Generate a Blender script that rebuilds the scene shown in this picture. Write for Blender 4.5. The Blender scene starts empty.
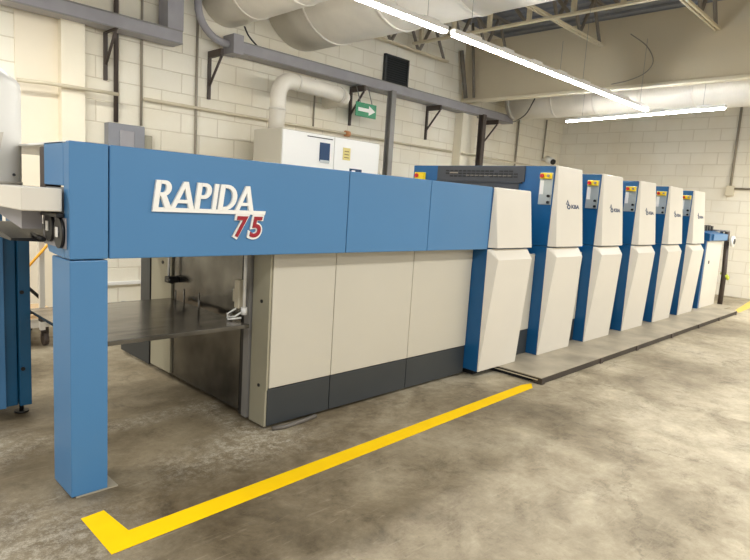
import bpy, bmesh, math, random
from mathutils import Vector, Matrix
random.seed(4)
SC = bpy.context.scene
COL = SC.collection
PI = math.pi

# ------------------------------------------------------------------ materials
def srgb(r, g, b):
    f = lambda c: (c/255/12.92) if c/255 <= .04045 else ((c/255+.055)/1.055)**2.4
    return (f(r), f(g), f(b), 1)

def mat(name, rgb, rough=.5, metal=0, spec=.5, var=0, vscale=3, bump=0, bscale=40, emit=None, estr=0, stretch=None):
    m = bpy.data.materials.new(name); m.use_nodes = True
    nt = m.node_tree; n = nt.nodes; b = n['Principled BSDF']
    c = srgb(*rgb)
    b.inputs['Base Color'].default_value = c
    b.inputs['Roughness'].default_value = rough
    b.inputs['Metallic'].default_value = metal
    b.inputs['Specular IOR Level'].default_value = spec
    tc = n.new('ShaderNodeTexCoord'); src = tc.outputs['Object']
    if stretch:
        mp = n.new('ShaderNodeMapping'); mp.inputs['Scale'].default_value = stretch
        nt.links.new(src, mp.inputs['Vector']); src = mp.outputs['Vector']
    if var:
        t = n.new('ShaderNodeTexNoise'); t.inputs['Scale'].default_value = vscale; t.inputs['Detail'].default_value = 5
        nt.links.new(src, t.inputs['Vector'])
        r = n.new('ShaderNodeValToRGB')
        r.color_ramp.elements[0].position = .3; r.color_ramp.elements[1].position = .7
        r.color_ramp.elements[0].color = tuple(x*(1-var) for x in c[:3])+(1,)
        r.color_ramp.elements[1].color = tuple(min(1, x*(1+var*.6)) for x in c[:3])+(1,)
        nt.links.new(t.outputs['Fac'], r.inputs['Fac']); nt.links.new(r.outputs['Color'], b.inputs['Base Color'])
    if bump:
        t2 = n.new('ShaderNodeTexNoise'); t2.inputs['Scale'].default_value = bscale
        nt.links.new(src, t2.inputs['Vector'])
        bp = n.new('ShaderNodeBump'); bp.inputs['Strength'].default_value = bump; bp.inputs['Distance'].default_value = .01
        nt.links.new(t2.outputs['Fac'], bp.inputs['Height']); nt.links.new(bp.outputs['Normal'], b.inputs['Normal'])
    if emit:
        b.inputs['Emission Color'].default_value = emit; b.inputs['Emission Strength'].default_value = estr
    return m

def block_mat(name, axis, rgb, mortar):
    m = bpy.data.materials.new(name); m.use_nodes = True
    nt = m.node_tree; n = nt.nodes; L = nt.links.new; b = n['Principled BSDF']
    tc = n.new('ShaderNodeTexCoord'); sp = n.new('ShaderNodeSeparateXYZ'); cb = n.new('ShaderNodeCombineXYZ')
    L(tc.outputs['Object'], sp.inputs[0]); L(sp.outputs[axis], cb.inputs[0]); L(sp.outputs[2], cb.inputs[1])
    br = n.new('ShaderNodeTexBrick'); br.inputs['Scale'].default_value = 1
    br.inputs['Brick Width'].default_value = .56; br.inputs['Row Height'].default_value = .262
    br.inputs['Mortar Size'].default_value = .009; br.inputs['Mortar Smooth'].default_value = .6; br.inputs['Bias'].default_value = -.4
    c = srgb(*rgb)
    br.inputs['Color1'].default_value = c; br.inputs['Color2'].default_value = tuple(x*.93 for x in c[:3])+(1,)
    br.inputs['Mortar'].default_value = srgb(*mortar)
    L(cb.outputs[0], br.inputs['Vector'])
    ns = n.new('ShaderNodeTexNoise'); ns.inputs['Scale'].default_value = .9; ns.inputs['Detail'].default_value = 6
    L(tc.outputs['Object'], ns.inputs['Vector'])
    mx = n.new('ShaderNodeMix'); mx.data_type = 'RGBA'; mx.blend_type = 'MULTIPLY'; mx.inputs[0].default_value = .35
    L(br.outputs['Color'], mx.inputs[6])
    rp = n.new('ShaderNodeValToRGB'); rp.color_ramp.elements[0].position = .3; rp.color_ramp.elements[1].position = .6
    rp.color_ramp.elements[0].color = srgb(225, 212, 185); rp.color_ramp.elements[1].color = (1, 1, 1, 1)
    L(ns.outputs['Fac'], rp.inputs['Fac']); L(rp.outputs['Color'], mx.inputs[7]); L(mx.outputs[2], b.inputs['Base Color'])
    n2 = n.new('ShaderNodeTexNoise'); n2.inputs['Scale'].default_value = 45; L(tc.outputs['Object'], n2.inputs['Vector'])
    ad = n.new('ShaderNodeMath'); ad.operation = 'MULTIPLY_ADD'; ad.inputs[1].default_value = .25
    inv = n.new('ShaderNodeMath'); inv.operation = 'SUBTRACT'; inv.inputs[0].default_value = 1
    L(br.outputs['Fac'], inv.inputs[1]); L(n2.outputs['Fac'], ad.inputs[0]); L(inv.outputs[0], ad.inputs[2])
    bp = n.new('ShaderNodeBump'); bp.inputs['Strength'].default_value = .6; bp.inputs['Distance'].default_value = .012
    L(ad.outputs[0], bp.inputs['Height']); L(bp.outputs['Normal'], b.inputs['Normal'])
    b.inputs['Roughness'].default_value = .6
    return m

def floor_mat():
    m = bpy.data.materials.new('worn_concrete'); m.use_nodes = True
    nt = m.node_tree; n = nt.nodes; L = nt.links.new; b = n['Principled BSDF']
    tc = n.new('ShaderNodeTexCoord')
    def noise(scale, det, rough=.6, dist=0, stretch=None):
        t = n.new('ShaderNodeTexNoise'); t.inputs['Scale'].default_value = scale; t.inputs['Detail'].default_value = det
        t.inputs['Roughness'].default_value = rough; t.inputs['Distortion'].default_value = dist
        if stretch:
            mp = n.new('ShaderNodeMapping'); mp.inputs['Scale'].default_value = stretch; mp.inputs['Rotation'].default_value = (0, 0, .5)
            L(tc.outputs['Object'], mp.inputs['Vector']); L(mp.outputs[0], t.inputs['Vector'])
        else:
            L(tc.outputs['Object'], t.inputs['Vector'])
        return t
    def ramp(src, stops):
        r = n.new('ShaderNodeValToRGB'); e = r.color_ramp.elements
        e[0].position, e[0].color = stops[0]; e[1].position, e[1].color = stops[-1]
        for p, c in stops[1:-1]:
            x = e.new(p); x.color = c
        L(src, r.inputs['Fac']); return r
    def mix(kind, fac, a, c):
        x = n.new('ShaderNodeMix'); x.data_type = 'RGBA'; x.blend_type = kind
        if isinstance(fac, (int, float)): x.inputs[0].default_value = fac
        else: L(fac, x.inputs[0])
        L(a, x.inputs[6])
        if isinstance(c, tuple): x.inputs[7].default_value = c
        else: L(c, x.inputs[7])
        return x.outputs[2]
    base = ramp(noise(.7, 9, .62, .4).outputs['Fac'], [(.32, srgb(126, 116, 97)), (.45, srgb(162, 151, 129)), (.56, srgb(190, 180, 158)), (.7, srgb(208, 200, 181))])
    fine = ramp(noise(3.2, 15, .82, .25).outputs['Fac'], [(.36, (.42, .40, .35, 1)), (.46, (.80, .78, .74, 1)), (.56, (1.0, 1.0, .98, 1)), (.66, (1.25, 1.25, 1.22, 1))])
    c = mix('MULTIPLY', .85, base.outputs[0], fine.outputs[0])
    # worn dark oily ground round the delivery end, pale dust spilled on it
    sp = n.new('ShaderNodeSeparateXYZ'); L(tc.outputs['Object'], sp.inputs[0])
    def blob(cx, cy, rx, ry, soft=1.0):
        a = n.new('ShaderNodeMapping'); a.vector_type = 'POINT'
        a.inputs['Location'].default_value = (-cx/rx, -cy/ry, 0); a.inputs['Scale'].default_value = (1/rx, 1/ry, 0)
        L(tc.outputs['Object'], a.inputs['Vector'])
        ln = n.new('ShaderNodeVectorMath'); ln.operation = 'LENGTH'; L(a.outputs[0], ln.inputs[0])
        nz = noise(3.1, 7, .7, .5)
        ad = n.new('ShaderNodeMath'); ad.operation = 'MULTIPLY_ADD'; ad.inputs[1].default_value = 1.5
        L(nz.outputs['Fac'], ad.inputs[0]); L(ln.outputs['Value'], ad.inputs[2])
        r = n.new('ShaderNodeMapRange'); r.inputs[1].default_value = 1.75+soft*.3; r.inputs[2].default_value = 1.75-soft*.5
        r.inputs[3].default_value = 0; r.inputs[4].default_value = 1; L(ad.outputs[0], r.inputs[0])
        return r.outputs[0]
    def scale(s, k):
        x = n.new('ShaderNodeMath'); x.operation = 'MULTIPLY'; x.inputs[1].default_value = k; L(s, x.inputs[0]); return x.outputs[0]
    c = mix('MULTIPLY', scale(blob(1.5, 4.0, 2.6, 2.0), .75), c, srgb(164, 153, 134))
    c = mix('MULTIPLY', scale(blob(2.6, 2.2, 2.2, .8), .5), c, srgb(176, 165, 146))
    speck = ramp(noise(16, 12, .9, .1).outputs['Fac'], [(.47, (0, 0, 0, 1)), (.7, (1, 1, 1, 1))])
    for bx in ((2.15, 3.12, .30, .22), (2.0, 3.0, .6, .25), (1.8, 3.8, .55, .10), (2.15, 3.6, .10, .5), (.75, 3.9, .35, .3), (.6, 2.6, .5, .5)):
        f = n.new('ShaderNodeMath'); f.operation = 'MULTIPLY'; L(blob(*bx, soft=1.2), f.inputs[0]); L(speck.outputs[0], f.inputs[1])
        c = mix('MIX', scale(f.outputs[0], .75), c, srgb(232, 226, 210))
    # dark flecks and hairline cracks
    fl = ramp(noise(24, 8, .7).outputs['Fac'], [(.60, (0, 0, 0, 1)), (.68, (1, 1, 1, 1))])
    c = mix('MIX', scale(fl.outputs[0], .45), c, srgb(96, 86, 68))
    vo = n.new('ShaderNodeTexVoronoi'); vo.feature = 'DISTANCE_TO_EDGE'; vo.inputs['Scale'].default_value = .55
    wn = noise(2.5, 6, .7); vm = n.new('ShaderNodeVectorMath'); vm.operation = 'MULTIPLY_ADD'; vm.inputs[1].default_value = (.5, .5, .5)
    L(wn.outputs['Color'], vm.inputs[0]); L(tc.outputs['Object'], vm.inputs[2]); L(vm.outputs[0], vo.inputs['Vector'])
    cr = ramp(vo.outputs['Distance'], [(0, (1, 1, 1, 1)), (.006, (0, 0, 0, 1))])
    c = mix('MIX', scale(cr.outputs[0], .5), c, srgb(100, 90, 72))
    # pale scratches
    sc = ramp(noise(2.2, 3, .5, 2.5, (1, 9, 1)).outputs['Fac'], [(.62, (0, 0, 0, 1)), (.7, (1, 1, 1, 1))])
    c = mix('MIX', scale(sc.outputs[0], .10), c, srgb(214, 204, 180))
    L(c, b.inputs['Base Color'])
    rr = n.new('ShaderNodeMapRange'); rr.inputs[3].default_value = .38; rr.inputs[4].default_value = .7
    L(noise(1.6, 5).outputs['Fac'], rr.inputs[0]); L(rr.outputs[0], b.inputs['Roughness'])
    bp = n.new('ShaderNodeBump'); bp.inputs['Strength'].default_value = .25; bp.inputs['Distance'].default_value = .008
    L(noise(14, 8, .7).outputs['Fac'], bp.inputs['Height']); L(bp.outputs['Normal'], b.inputs['Normal'])
    b.inputs['Specular IOR Level'].default_value = .4
    return m

M = dict(
 floor=floor_mat(),
 wall_l=block_mat('cream_blockwork', 0, (246, 241, 224), (226, 218, 198)),
 wall_b=block_mat('cream_blockwork_back', 1, (244, 239, 224), (230, 223, 205)),
 plaster=mat('cream_plaster', (244, 236, 214), .6, var=.05, vscale=1.5),
 tan=mat('tan_plaster', (240, 230, 208), .65, var=.05, vscale=1.2),
 fascia=mat('tan_boarding', (218, 205, 176), .6, var=.06, vscale=.7),
 lip=mat('cream_steel_lip', (236, 226, 200), .45),
 deck=mat('grey_roof_deck', (140, 144, 152), .6, metal=.1, var=.1),
 blue=mat('press_blue_paint', (74, 127, 174), .36, var=.035, vscale=1.3),
 teal=mat('teal_blue_paint', (16, 84, 122), .4, var=.06),
 deepblue=mat('unit_blue_paint', (18, 88, 140), .38, var=.04),
 cover=mat('warm_white_cover', (220, 215, 203), .38, var=.02),
 panel=mat('warm_grey_panel', (200, 195, 180), .4, var=.03, vscale=1.5),
 khaki=mat('khaki_grey_frame', (160, 155, 134), .45, var=.06),
 kick=mat('charcoal_panel', (56, 60, 62), .45, var=.08),
 dark=mat('dark_interior', (30, 30, 32), .7),
 black=mat('black_plastic', (18, 18, 20), .4),
 louvre=mat('charcoal_louvre', (66, 68, 72), .5, var=.08),
 steel=mat('scuffed_steel', (118, 116, 112), .22, metal=.9, var=.65, vscale=2.2, bump=.15, bscale=8),
 board=mat('worn_dark_steel', (150, 144, 136), .22, metal=.88, var=.55, vscale=3, stretch=(1, 6, 1)),
 white=mat('white_enamel', (244, 243, 238), .35),
 duct=mat('galvanised_duct', (234, 229, 218), .4, metal=.15, var=.08, vscale=2.5, bump=.35, bscale=3),
 pvc=mat('off_white_duct', (236, 230, 216), .42, var=.05, bump=.3, bscale=9),
 trayg=mat('grey_cable_tray', (158, 156, 160), .5, var=.1, vscale=4),
 greysteel=mat('grey_steel', (140, 138, 134), .5, metal=.2, var=.1),
 brown=mat('dark_bracket_paint', (74, 64, 58), .55),
 pipe=mat('cream_painted_pipe', (214, 204, 178), .45),
 pipeg=mat('grey_painted_pipe', (150, 142, 126), .5),
 joist=mat('cream_joist', (214, 202, 172), .5),
 web=mat('grey_joist_web', (128, 120, 108), .55),
 tube=mat('lit_tube', (255, 255, 250), .4, emit=(1, .985, .95, 1), estr=52),
 fixture=mat('white_light_housing', (240, 240, 236), .4),
 yellow=mat('yellow_floor_tape', (255, 208, 0), .75, spec=.2, var=.05, vscale=6),
 paleyellow=mat('faded_yellow_paint', (238, 204, 92), .5, var=.1, vscale=5),
 signyellow=mat('yellow_switch_box', (248, 214, 30), .4),
 red=mat('red_button', (205, 32, 30), .35),
 digred=mat('deep_red_numerals', (152, 18, 36), .4),
 silver=mat('silver_control_plate', (186, 192, 190), .35, metal=.3),
 ebox=mat('grey_electrical_box', (136, 138, 144), .5),
 green=mat('green_sign', (30, 140, 92), .4),
 glassblue=mat('dark_blue_display', (14, 58, 98), .6),
 tagyellow=mat('pale_yellow_label', (222, 206, 128), .5),
 tagbrown=mat('brown_label_print', (120, 100, 56), .5),
 logo=mat('navy_print', (62, 76, 104), .5),
 concrete=mat('walkway_sheet', (172, 163, 144), .5, var=.28, vscale=3.2, bump=.2, bscale=12),
 edge=mat('dark_walkway_edge', (62, 54, 46), .6, var=.2),
 wood=mat('pale_plywood', (206, 178, 138), .6, var=.15, vscale=5, stretch=(1, 8, 1)),
 orange=mat('orange_strap', (238, 168, 40), .5),
 terracotta=mat('orange_junction_cap', (214, 150, 100), .5),
 rubber=mat('black_rubber', (24, 23, 22), .7),
 cable=mat('grey_hose', (104, 99, 92), .5),
 lime=mat('lime_cable', (196, 206, 70), .5),
)

# ------------------------------------------------------------------ mesh helpers
def bm_box(bm, x0, x1, y0, y1, z0, z1, bev=0):
    b2 = bmesh.new()
    bmesh.ops.create_cube(b2, size=1)
    for v in b2.verts:
        v.co = Vector(((x0+x1)/2+v.co.x*(x1-x0), (y0+y1)/2+v.co.y*(y1-y0), (z0+z1)/2+v.co.z*(z1-z0)))
    if bev:
        bmesh.ops.bevel(b2, geom=b2.edges[:], offset=bev, segments=2, affect='EDGES', profile=.5)
    join(bm, b2)

def join(bm, b2):
    me = bpy.data.meshes.new('t'); b2.to_mesh(me); b2.free(); bm.from_mesh(me); bpy.data.meshes.remove(me)

def bm_hull(bm, pts, bev=0):
    b2 = bmesh.new()
    for p in pts: b2.verts.new(p)
    bmesh.ops.convex_hull(b2, input=b2.verts[:])
    bmesh.ops.dissolve_limit(b2, angle_limit=.01, verts=b2.verts[:], edges=b2.edges[:])
    bmesh.ops.recalc_face_normals(b2, faces=b2.faces[:])
    if bev:
        bmesh.ops.bevel(b2, geom=b2.edges[:], offset=bev, segments=2, affect='EDGES', profile=.5)
    join(bm, b2)

def bm_tube(bm, pts, r, seg=12, cap=True):
    pts = [Vector(p) for p in pts]; rings = []
    up = Vector((0, 0, 1)); prev = None
    for i, p in enumerate(pts):
        if i == 0: t = pts[1]-p
        elif i == len(pts)-1: t = p-pts[i-1]
        else: t = (pts[i+1]-p).normalized()+(p-pts[i-1]).normalized()
        t.normalize()
        if prev is None:
            a = t.cross(up)
            if a.length < .05: a = t.cross(Vector((1, 0, 0)))
        else:
            a = prev-t*prev.dot(t)
        a.normalize(); prev = a; b = t.cross(a)
        rr = r[i] if isinstance(r, (list, tuple)) else r
        rings.append([bm.verts.new(p+a*math.cos(2*PI*k/seg)*rr+b*math.sin(2*PI*k/seg)*rr) for k in range(seg)])
    for i in range(len(rings)-1):
        for k in range(seg):
            f = bm.faces.new((rings[i][k], rings[i][(k+1) % seg], rings[i+1][(k+1) % seg], rings[i+1][k])); f.smooth = seg > 6
    if cap:
        bm.faces.new(rings[0][::-1]); bm.faces.new(rings[-1])

def smooth(p, n=6):
    p = [Vector(q) for q in p]; q = [p[0]*2-p[1]]+p+[p[-1]*2-p[-2]]; out = []
    for i in range(1, len(q)-2):
        a, b_, c_, e = q[i-1], q[i], q[i+1], q[i+2]
        for k in range(n):
            t = k/n; out.append(tuple(.5*((2*b_)+(c_-a)*t+(2*a-5*b_+4*c_-e)*t*t+(3*b_-a-3*c_+e)*t**3)))
    return out+[tuple(p[-1])]

def arc(c, r, a0, a1, n, ax='xz'):
    out = []
    for i in range(n+1):
        a = a0+(a1-a0)*i/n
        u, v = r*math.cos(a), r*math.sin(a)
        out.append((c[0]+u, c[1], c[2]+v) if ax == 'xz' else (c[0]+u, c[1]+v, c[2]) if ax == 'xy' else (c[0], c[1]+u, c[2]+v))
    return out

def bm_poly(bm, pts2, plane, d0, d1):
    """prism of a 2D outline; plane 'y': (x,z) outline from y=d0 to d1; 'z': (x,y); 'x': (y,z)"""
    def P(p, d): return {'y': (p[0], d, p[1]), 'z': (p[0], p[1], d), 'x': (d, p[0], p[1])}[plane]
    a = [bm.verts.new(P(p, d0)) for p in pts2]; b = [bm.verts.new(P(p, d1)) for p in pts2]
    bm.faces.new(a); bm.faces.new(b[::-1]); k = len(a)
    for i in range(k): bm.faces.new((a[i], b[i], b[(i+1) % k], a[(i+1) % k]))
    bmesh.ops.recalc_face_normals(bm, faces=bm.faces[:])

def wloc(o):
    v = Vector((0, 0, 0))
    while o: v += o.location; o = o.parent
    return v

def obj(name, bm, m, parent=None, label=None):
    if parent is not None:
        L = wloc(parent)
        for v in bm.verts: v.co -= L
    me = bpy.data.meshes.new(name); bm.to_mesh(me); bm.free(); me.materials.append(m)
    o = bpy.data.objects.new(name, me); COL.objects.link(o)
    if parent is not None: o.parent = parent
    if label: o['label'] = label
    return o

def tag(o, label, cat, group=None):
    o['label'] = label; o['category'] = cat
    if group: o['group'] = group
    return o

def thing(name, loc, label, cat, group=None):
    o = bpy.data.objects.new(name, None); COL.objects.link(o); o.location = loc; o.empty_display_size = .2
    return tag(o, label, cat, group)

def box(name, x0, x1, y0, y1, z0, z1, m, parent=None, bev=0, label=None):
    b = bmesh.new(); bm_box(b, x0, x1, y0, y1, z0, z1, bev); return obj(name, b, m, parent, label)

def tube(name, pts, r, m, parent=None, seg=12, label=None):
    b = bmesh.new(); bm_tube(b, pts, r, seg); return obj(name, b, m, parent, label)

def struct(o): o['kind'] = 'structure'; return o

def copy_tree(o, parent=None):
    c = o.copy(); COL.objects.link(c); c.parent = parent
    for ch in list(o.children): copy_tree(ch, c)
    return c

def text_bm(s, x0, x1, z0, z1, yfun, depth, offset=0.0, shear=0.0):
    """lettering standing in the xz plane, facing -y, fitted to a rectangle"""
    cu = bpy.data.curves.new('lettering', 'FONT'); cu.body = s; cu.extrude = .5; cu.offset = offset; cu.shear = shear; cu.resolution_u = 6
    to = bpy.data.objects.new('lettering', cu); COL.objects.link(to)
    bpy.context.view_layer.update()
    me = bpy.data.meshes.new_from_object(to.evaluated_get(bpy.context.evaluated_depsgraph_get()))
    bpy.data.objects.remove(to); bpy.data.curves.remove(cu)
    bm = bmesh.new(); bm.from_mesh(me); bpy.data.meshes.remove(me)
    xs = [v.co.x for v in bm.verts]; ys = [v.co.y for v in bm.verts]; zs = [v.co.z for v in bm.verts]
    ax, bx, ay, by, az, bz = min(xs), max(xs), min(ys), max(ys), min(zs), max(zs)
    for v in bm.verts:
        X = x0+(v.co.x-ax)/(bx-ax)*(x1-x0); Z = z0+(v.co.y-ay)/(by-ay)*(z1-z0)
        t = (v.co.z-az)/(bz-az)
        v.co = Vector((X, yfun(Z)-depth*t, Z))
    return bm

# ------------------------------------------------------------------ the room
YW, XB, ZC = 7.7, 14.7, 5.35
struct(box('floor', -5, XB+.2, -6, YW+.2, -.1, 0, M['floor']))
struct(box('wall_left', -5, XB+.2, YW, YW+.2, 0, ZC, M['wall_l']))
struct(box('wall_back', XB, XB+.2, -6, YW, 0, ZC, M['wall_b']))
b = bmesh.new(); bm_box(b, -5, XB+.2, -6, YW+.2, ZC+.04, ZC+.15)
x = -5
while x < XB-.1:
    bm_hull(b, [(x, -6, ZC+.05), (x+.12, -6, ZC+.05), (x+.02, -6, ZC), (x+.10, -6, ZC), (x, YW, ZC+.05), (x+.12, YW, ZC+.05), (x+.02, YW, ZC), (x+.10, YW, ZC)])
    x += .3
struct(obj('ceiling', b, M['deck']))
# pilasters and the boarded fascia wall that drops from the roof
struct(box('trim_1', 1.93, 2.37, YW-.02, YW, 0, ZC, M['tan']))
struct(box('trim_2', 2.37, 2.63, YW-.14, YW, 0, ZC, M['plaster']))
struct(box('trim_3', 10.02, 10.5, YW-.2, YW, 0, 3.7, M['plaster']))
b = bmesh.new(); bm_box(b, 10.2, 10.3, -6, YW, 3.80, 4.94)
struct(obj('wall_fascia', b, M['fascia']))
b = bmesh.new(); bm_box(b, 10.15, 10.32, -6, YW, 3.75, 3.80, .006)
struct(obj('trim_4', b, M['lip']))

# ------------------------------------------------------------------ delivery end of the press
YF = 2.996; ZB, ZT = 1.228, 1.793
d = thing('printing_press_delivery', (.97, YF, 0), 'long blue and cream press delivery end with big white lettering and open pile bay', 'printing press')
b = bmesh.new()
bm_box(b, .969, 1.150, YF, 3.08, ZB, ZT, .006)
bm_box(b, .969, 1.150, 3.08, 3.37, 1.58, ZT, .004)
bm_hull(b, [(.969, 3.08, ZB), (1.15, 3.08, ZB), (.969, 3.08, 1.40), (1.15, 3.08, 1.40), (.969, 3.30, ZB+.01), (1.15, 3.30, ZB+.01), (.969, 3.36, 1.30), (1.15, 3.36, 1.30), (.969, 3.36, 1.38), (1.15, 3.36, 1.38)])
obj('end_box', b, M['blue'], d)
box('end_frame_post', .975, 1.05, 3.372, 3.46, 1.56, ZT-.02, M['brown'], d)
b = bmesh.new(); bm_box(b, .969, 4.52, 3.04, 4.95, ZT-.012, ZT, .003); obj('top_sheet', b, M['white'], d, 'pale sheet covering the top')
b = bmesh.new(); bm_box(b, .975, 1.15, 3.10, 3.36, 1.40, 1.57); obj('bearing_housing', b, M['greysteel'], d)
for (x0, x1) in ((1.156, 2.768), (2.774, 3.66), (3.666, 4.53)):
    box('front_panel', x0, x1, YF, 3.04, ZB, ZT, M['blue'], d, .005)
box('upper_body', 1.16, 4.5, 3.05, 3.2, ZB+.01, ZT-.02, M['dark'], d)
box('rear_beam', 1.75, 4.5, 4.62, 4.9, ZB+.05, ZT-.02, M['greysteel'], d)
b = bmesh.new(); bm_box(b, .969, 1.149, YF, 3.262, .004, ZB-.006, .006); obj('column', b, M['blue'], d)
b = bmesh.new(); bm_box(b, .99, 1.20, 2.99, 3.2, 0, .006); obj('base_plate', b, M['concrete'], d)
# cream panels with charcoal kick boards
seams = (2.262, 2.826, 3.69, 4.530)
for i in range(3):
    x0, x1 = seams[i]+(.012 if i == 0 else .003), seams[i+1]-.003
    box('side_panel', x0, x1, 3.148, 3.18, .292, 1.30, M['panel'], d, .004)
    box('kick_panel', seams[i]+.004, x1, 3.152, 3.18, .025, .284, M['kick'], d, .003)
b = bmesh.new()
bm_box(b, 2.25, 2.275, 3.16, 3.345, .02, 1.3, .003); bm_box(b, 2.248, 2.262, 3.148, 3.166, .28, 1.3, .002)
fr = obj('end_frame', b, M['khaki'], d)
for z in (.885, .30):
    b = bmesh.new(); bm_tube(b, [(2.2495, 3.235, z), (2.244, 3.235, z)], .012); obj('screw', b, M['black'], fr)
box('inner_body', 2.285, 4.525, 3.185, 4.93, .06, 1.74, M['dark'], d)
box('back_plate', 2.262, 2.283, 3.50, 4.52, .04, 1.3, M['steel'], d, label='scuffed reflective steel plate at the back of the pile bay')
b = bmesh.new(); bm_box(b, 2.245, 2.28, 4.53, 4.90, .05, 1.3, .004); ip = obj('inner_post', b, M['khaki'], d)
for z in (.98, .48):
    b = bmesh.new(); bm_tube(b, [(2.246, 4.68, z), (2.238, 4.68, z)], .014); obj('screw', b, M['black'], ip)
b = bmesh.new(); bm_box(b, 2.25, 2.28, 4.94, 5.12, .5, 1.3); bm_box(b, 2.25, 2.28, 4.94, 5.55, .03, .5); obj('dark_side_plate', b, M['kick'], d)
b = bmesh.new(); bm_box(b, 2.235, 2.262, 3.36, 3.42, .03, 1.3); obj('guide_rail', b, M['greysteel'], d)
b = bmesh.new(); bm_box(b, 2.24, 2.262, 3.425, 3.46, .03, 1.3); obj('guide_slot', b, M['black'], d)
b = bmesh.new(); bm_tube(b, [(2.21, 3.385, 1.3), (2.21, 3.385, .80)], .011); bm_tube(b, [(2.21, 3.385, .82), (2.21, 3.385, .77)], .022); obj('lift_rod', b, M['white'], d)
b = bmesh.new(); bm_tube(b, [(2.21, 4.50, 1.3), (2.21, 4.50, .86)], .010); obj('lift_rod', b, M['white'], d)
b = bmesh.new(); bm_box(b, 2.17, 2.26, 4.42, 4.50, .84, .89, .008); bm_tube(b, [(2.19, 4.46, .86), (2.19, 4.40, .86)], .022); obj('rod_bracket', b, M['black'], d)
b = bmesh.new(); bm_box(b, 2.20, 2.25, 3.44, 3.50, .80, 1.0, .008); bm_box(b, 2.205, 2.24, 3.48, 3.53, .84, .93, .006); obj('sensor_bracket', b, M['pipe'], d)
for k, pts in enumerate((((2.2, 3.47, .80), (2.15, 3.50, .76), (2.12, 3.44, .735), (2.2, 3.40, .745)), ((2.21, 3.40, .79), (2.16, 3.42, .755), (2.15, 3.50, .735), (2.21, 3.54, .75)))):
    tube('white_cable', pts, .006, M['white'], d)
tube('white_cable', [(2.2+.0, 3.55+.06*i, 1.215-.05*math.sin(i*PI/8)) for i in range(9)], .005, M['white'], d)
b = bmesh.new(); bm_box(b, .962, .968, 3.03, 3.37, 1.275, 1.425, .002); obj('pulley_mount', b, M['trayg'], d)
# belt pulleys on the end frame below the white chute
for yy, zz in ((3.235, 1.37), (3.09, 1.35)):
    b = bmesh.new(); bm_tube(b, [(.960, yy, zz), (.945, yy, zz)], .075, 28); dk = obj('pulley', b, M['black'], d)
    for v in dk.data.vertices: v.co.y = (v.co.y-(yy-YF))*.8+(yy-YF)
    b = bmesh.new(); bm_box(b, .936, .944, yy-.014, yy+.014, zz-.02, zz+.03, .003); obj('pulley_slot', b, M['white'], dk)
b = bmesh.new(); bm_box(b, .93, .967, 3.06, 3.31, 1.425, 1.445, .004); obj('pulley_bracket', b, M['black'], d)
b = bmesh.new(); bm_tube(b, [(.94, 3.29, 1.30), (.94, 3.47, 1.315)], .012); obj('hand_lever', b, M['black'], d)
# nameplate
yb = lambda z: YF-.001
sg = bmesh.new(); bm_poly(sg, [(1.368, 1.474), (2.072, 1.474), (2.078, 1.497), (1.372, 1.497)], 'y', YF-.001, YF-.015)
plate = obj('nameplate_bar', sg, M['white'], d, 'white underline bar of the big lettering')
def letter_bm(ch, x0, x1, z0, z1):
    """bold sloping capitals drawn as strokes in a unit cell (u across, v up)"""
    H = z1-z0; W = x1-x0; k = .029/W; sl = .13*H; cnt = [0]
    bm = bmesh.new()
    def poly(pts):
        q = bmesh.new()
        P = [(x0+u*W+sl*v, z0+v*H) for u, v in pts]
        cnt[0] += 1; bm_poly(q, P, 'y', YF-.001, YF-.017-.0002*cnt[0]); join(bm, q)
    def bowl(u0, u1, v0, v1, t):
        rr = (v1-v0)/2; cv = (v0+v1)/2; n = 12; tv = .135
        flat = max(u0, u1-rr*H/W)
        for i in range(n):
            a0, a1 = -PI/2+PI*i/n, -PI/2+PI*(i+1)/n
            o = lambda a: (flat+(u1-flat)*math.cos(a), cv+rr*math.sin(a)); j = lambda a: (flat+(u1-flat-t)*math.cos(a), cv+(rr-tv)*math.sin(a))
            poly([o(a0), o(a1), j(a1), j(a0)])
        if flat > u0:
            poly([(u0, v0), (flat, v0), (flat, v0+tv), (u0, v0+tv)]); poly([(u0, v1-tv), (flat, v1-tv), (flat, v1), (u0, v1)])
    if ch == 'I': poly([(0, 0), (1, 0), (1, 1), (0, 1)])
    if ch in 'RPD': poly([(0, 0), (k, 0), (k, 1), (0, 1)])
    if ch == 'D': bowl(k*.9, 1, 0, 1, k)
    if ch == 'P': bowl(k*.9, 1, .40, 1, k)
    if ch == 'R': bowl(k*.9, .92, .43, 1, k); poly([(.32, .48), (.32+k*1.1, .48), (1.05, 0), (1.05-k*1.25, 0)])
    if ch == 'A':
        poly([(0, 0), (k*.9, 0), (.50+k*.55, 1), (.50-k*.35, 1)]); poly([(1-k*1.05, 0), (1, 0), (.50+k*.55, 1), (.50-k*.35, 1)])
        poly([(.20, .20), (.84, .20), (.80, .33), (.26, .33)])
    return bm
cells = (('R', 1.370, 1.466), ('A', 1.466, 1.602), ('P', 1.606, 1.696), ('I', 1.712, 1.737), ('D', 1.750, 1.864), ('A', 1.862, 1.988))
for ch, x0, x1 in cells:
    obj('letter_'+ch.lower(), letter_bm(ch, x0, x1, 1.494, 1.640), M['white'], plate)
for ch, x0, x1 in (('7', 1.862, 1.962), ('5', 1.962, 2.062)):
    obj('numeral_outline', text_bm(ch, x0-.010, x1+.010, 1.325, 1.476, yb, .010, offset=.06, shear=.2), M['white'], plate, 'white outline round the numeral')
    obj('numeral', text_bm(ch, x0+.006, x1-.006, 1.338, 1.463, lambda z: YF-.0112, .006, offset=.022, shear=.2), M['digred'], plate, 'deep red numeral')
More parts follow.
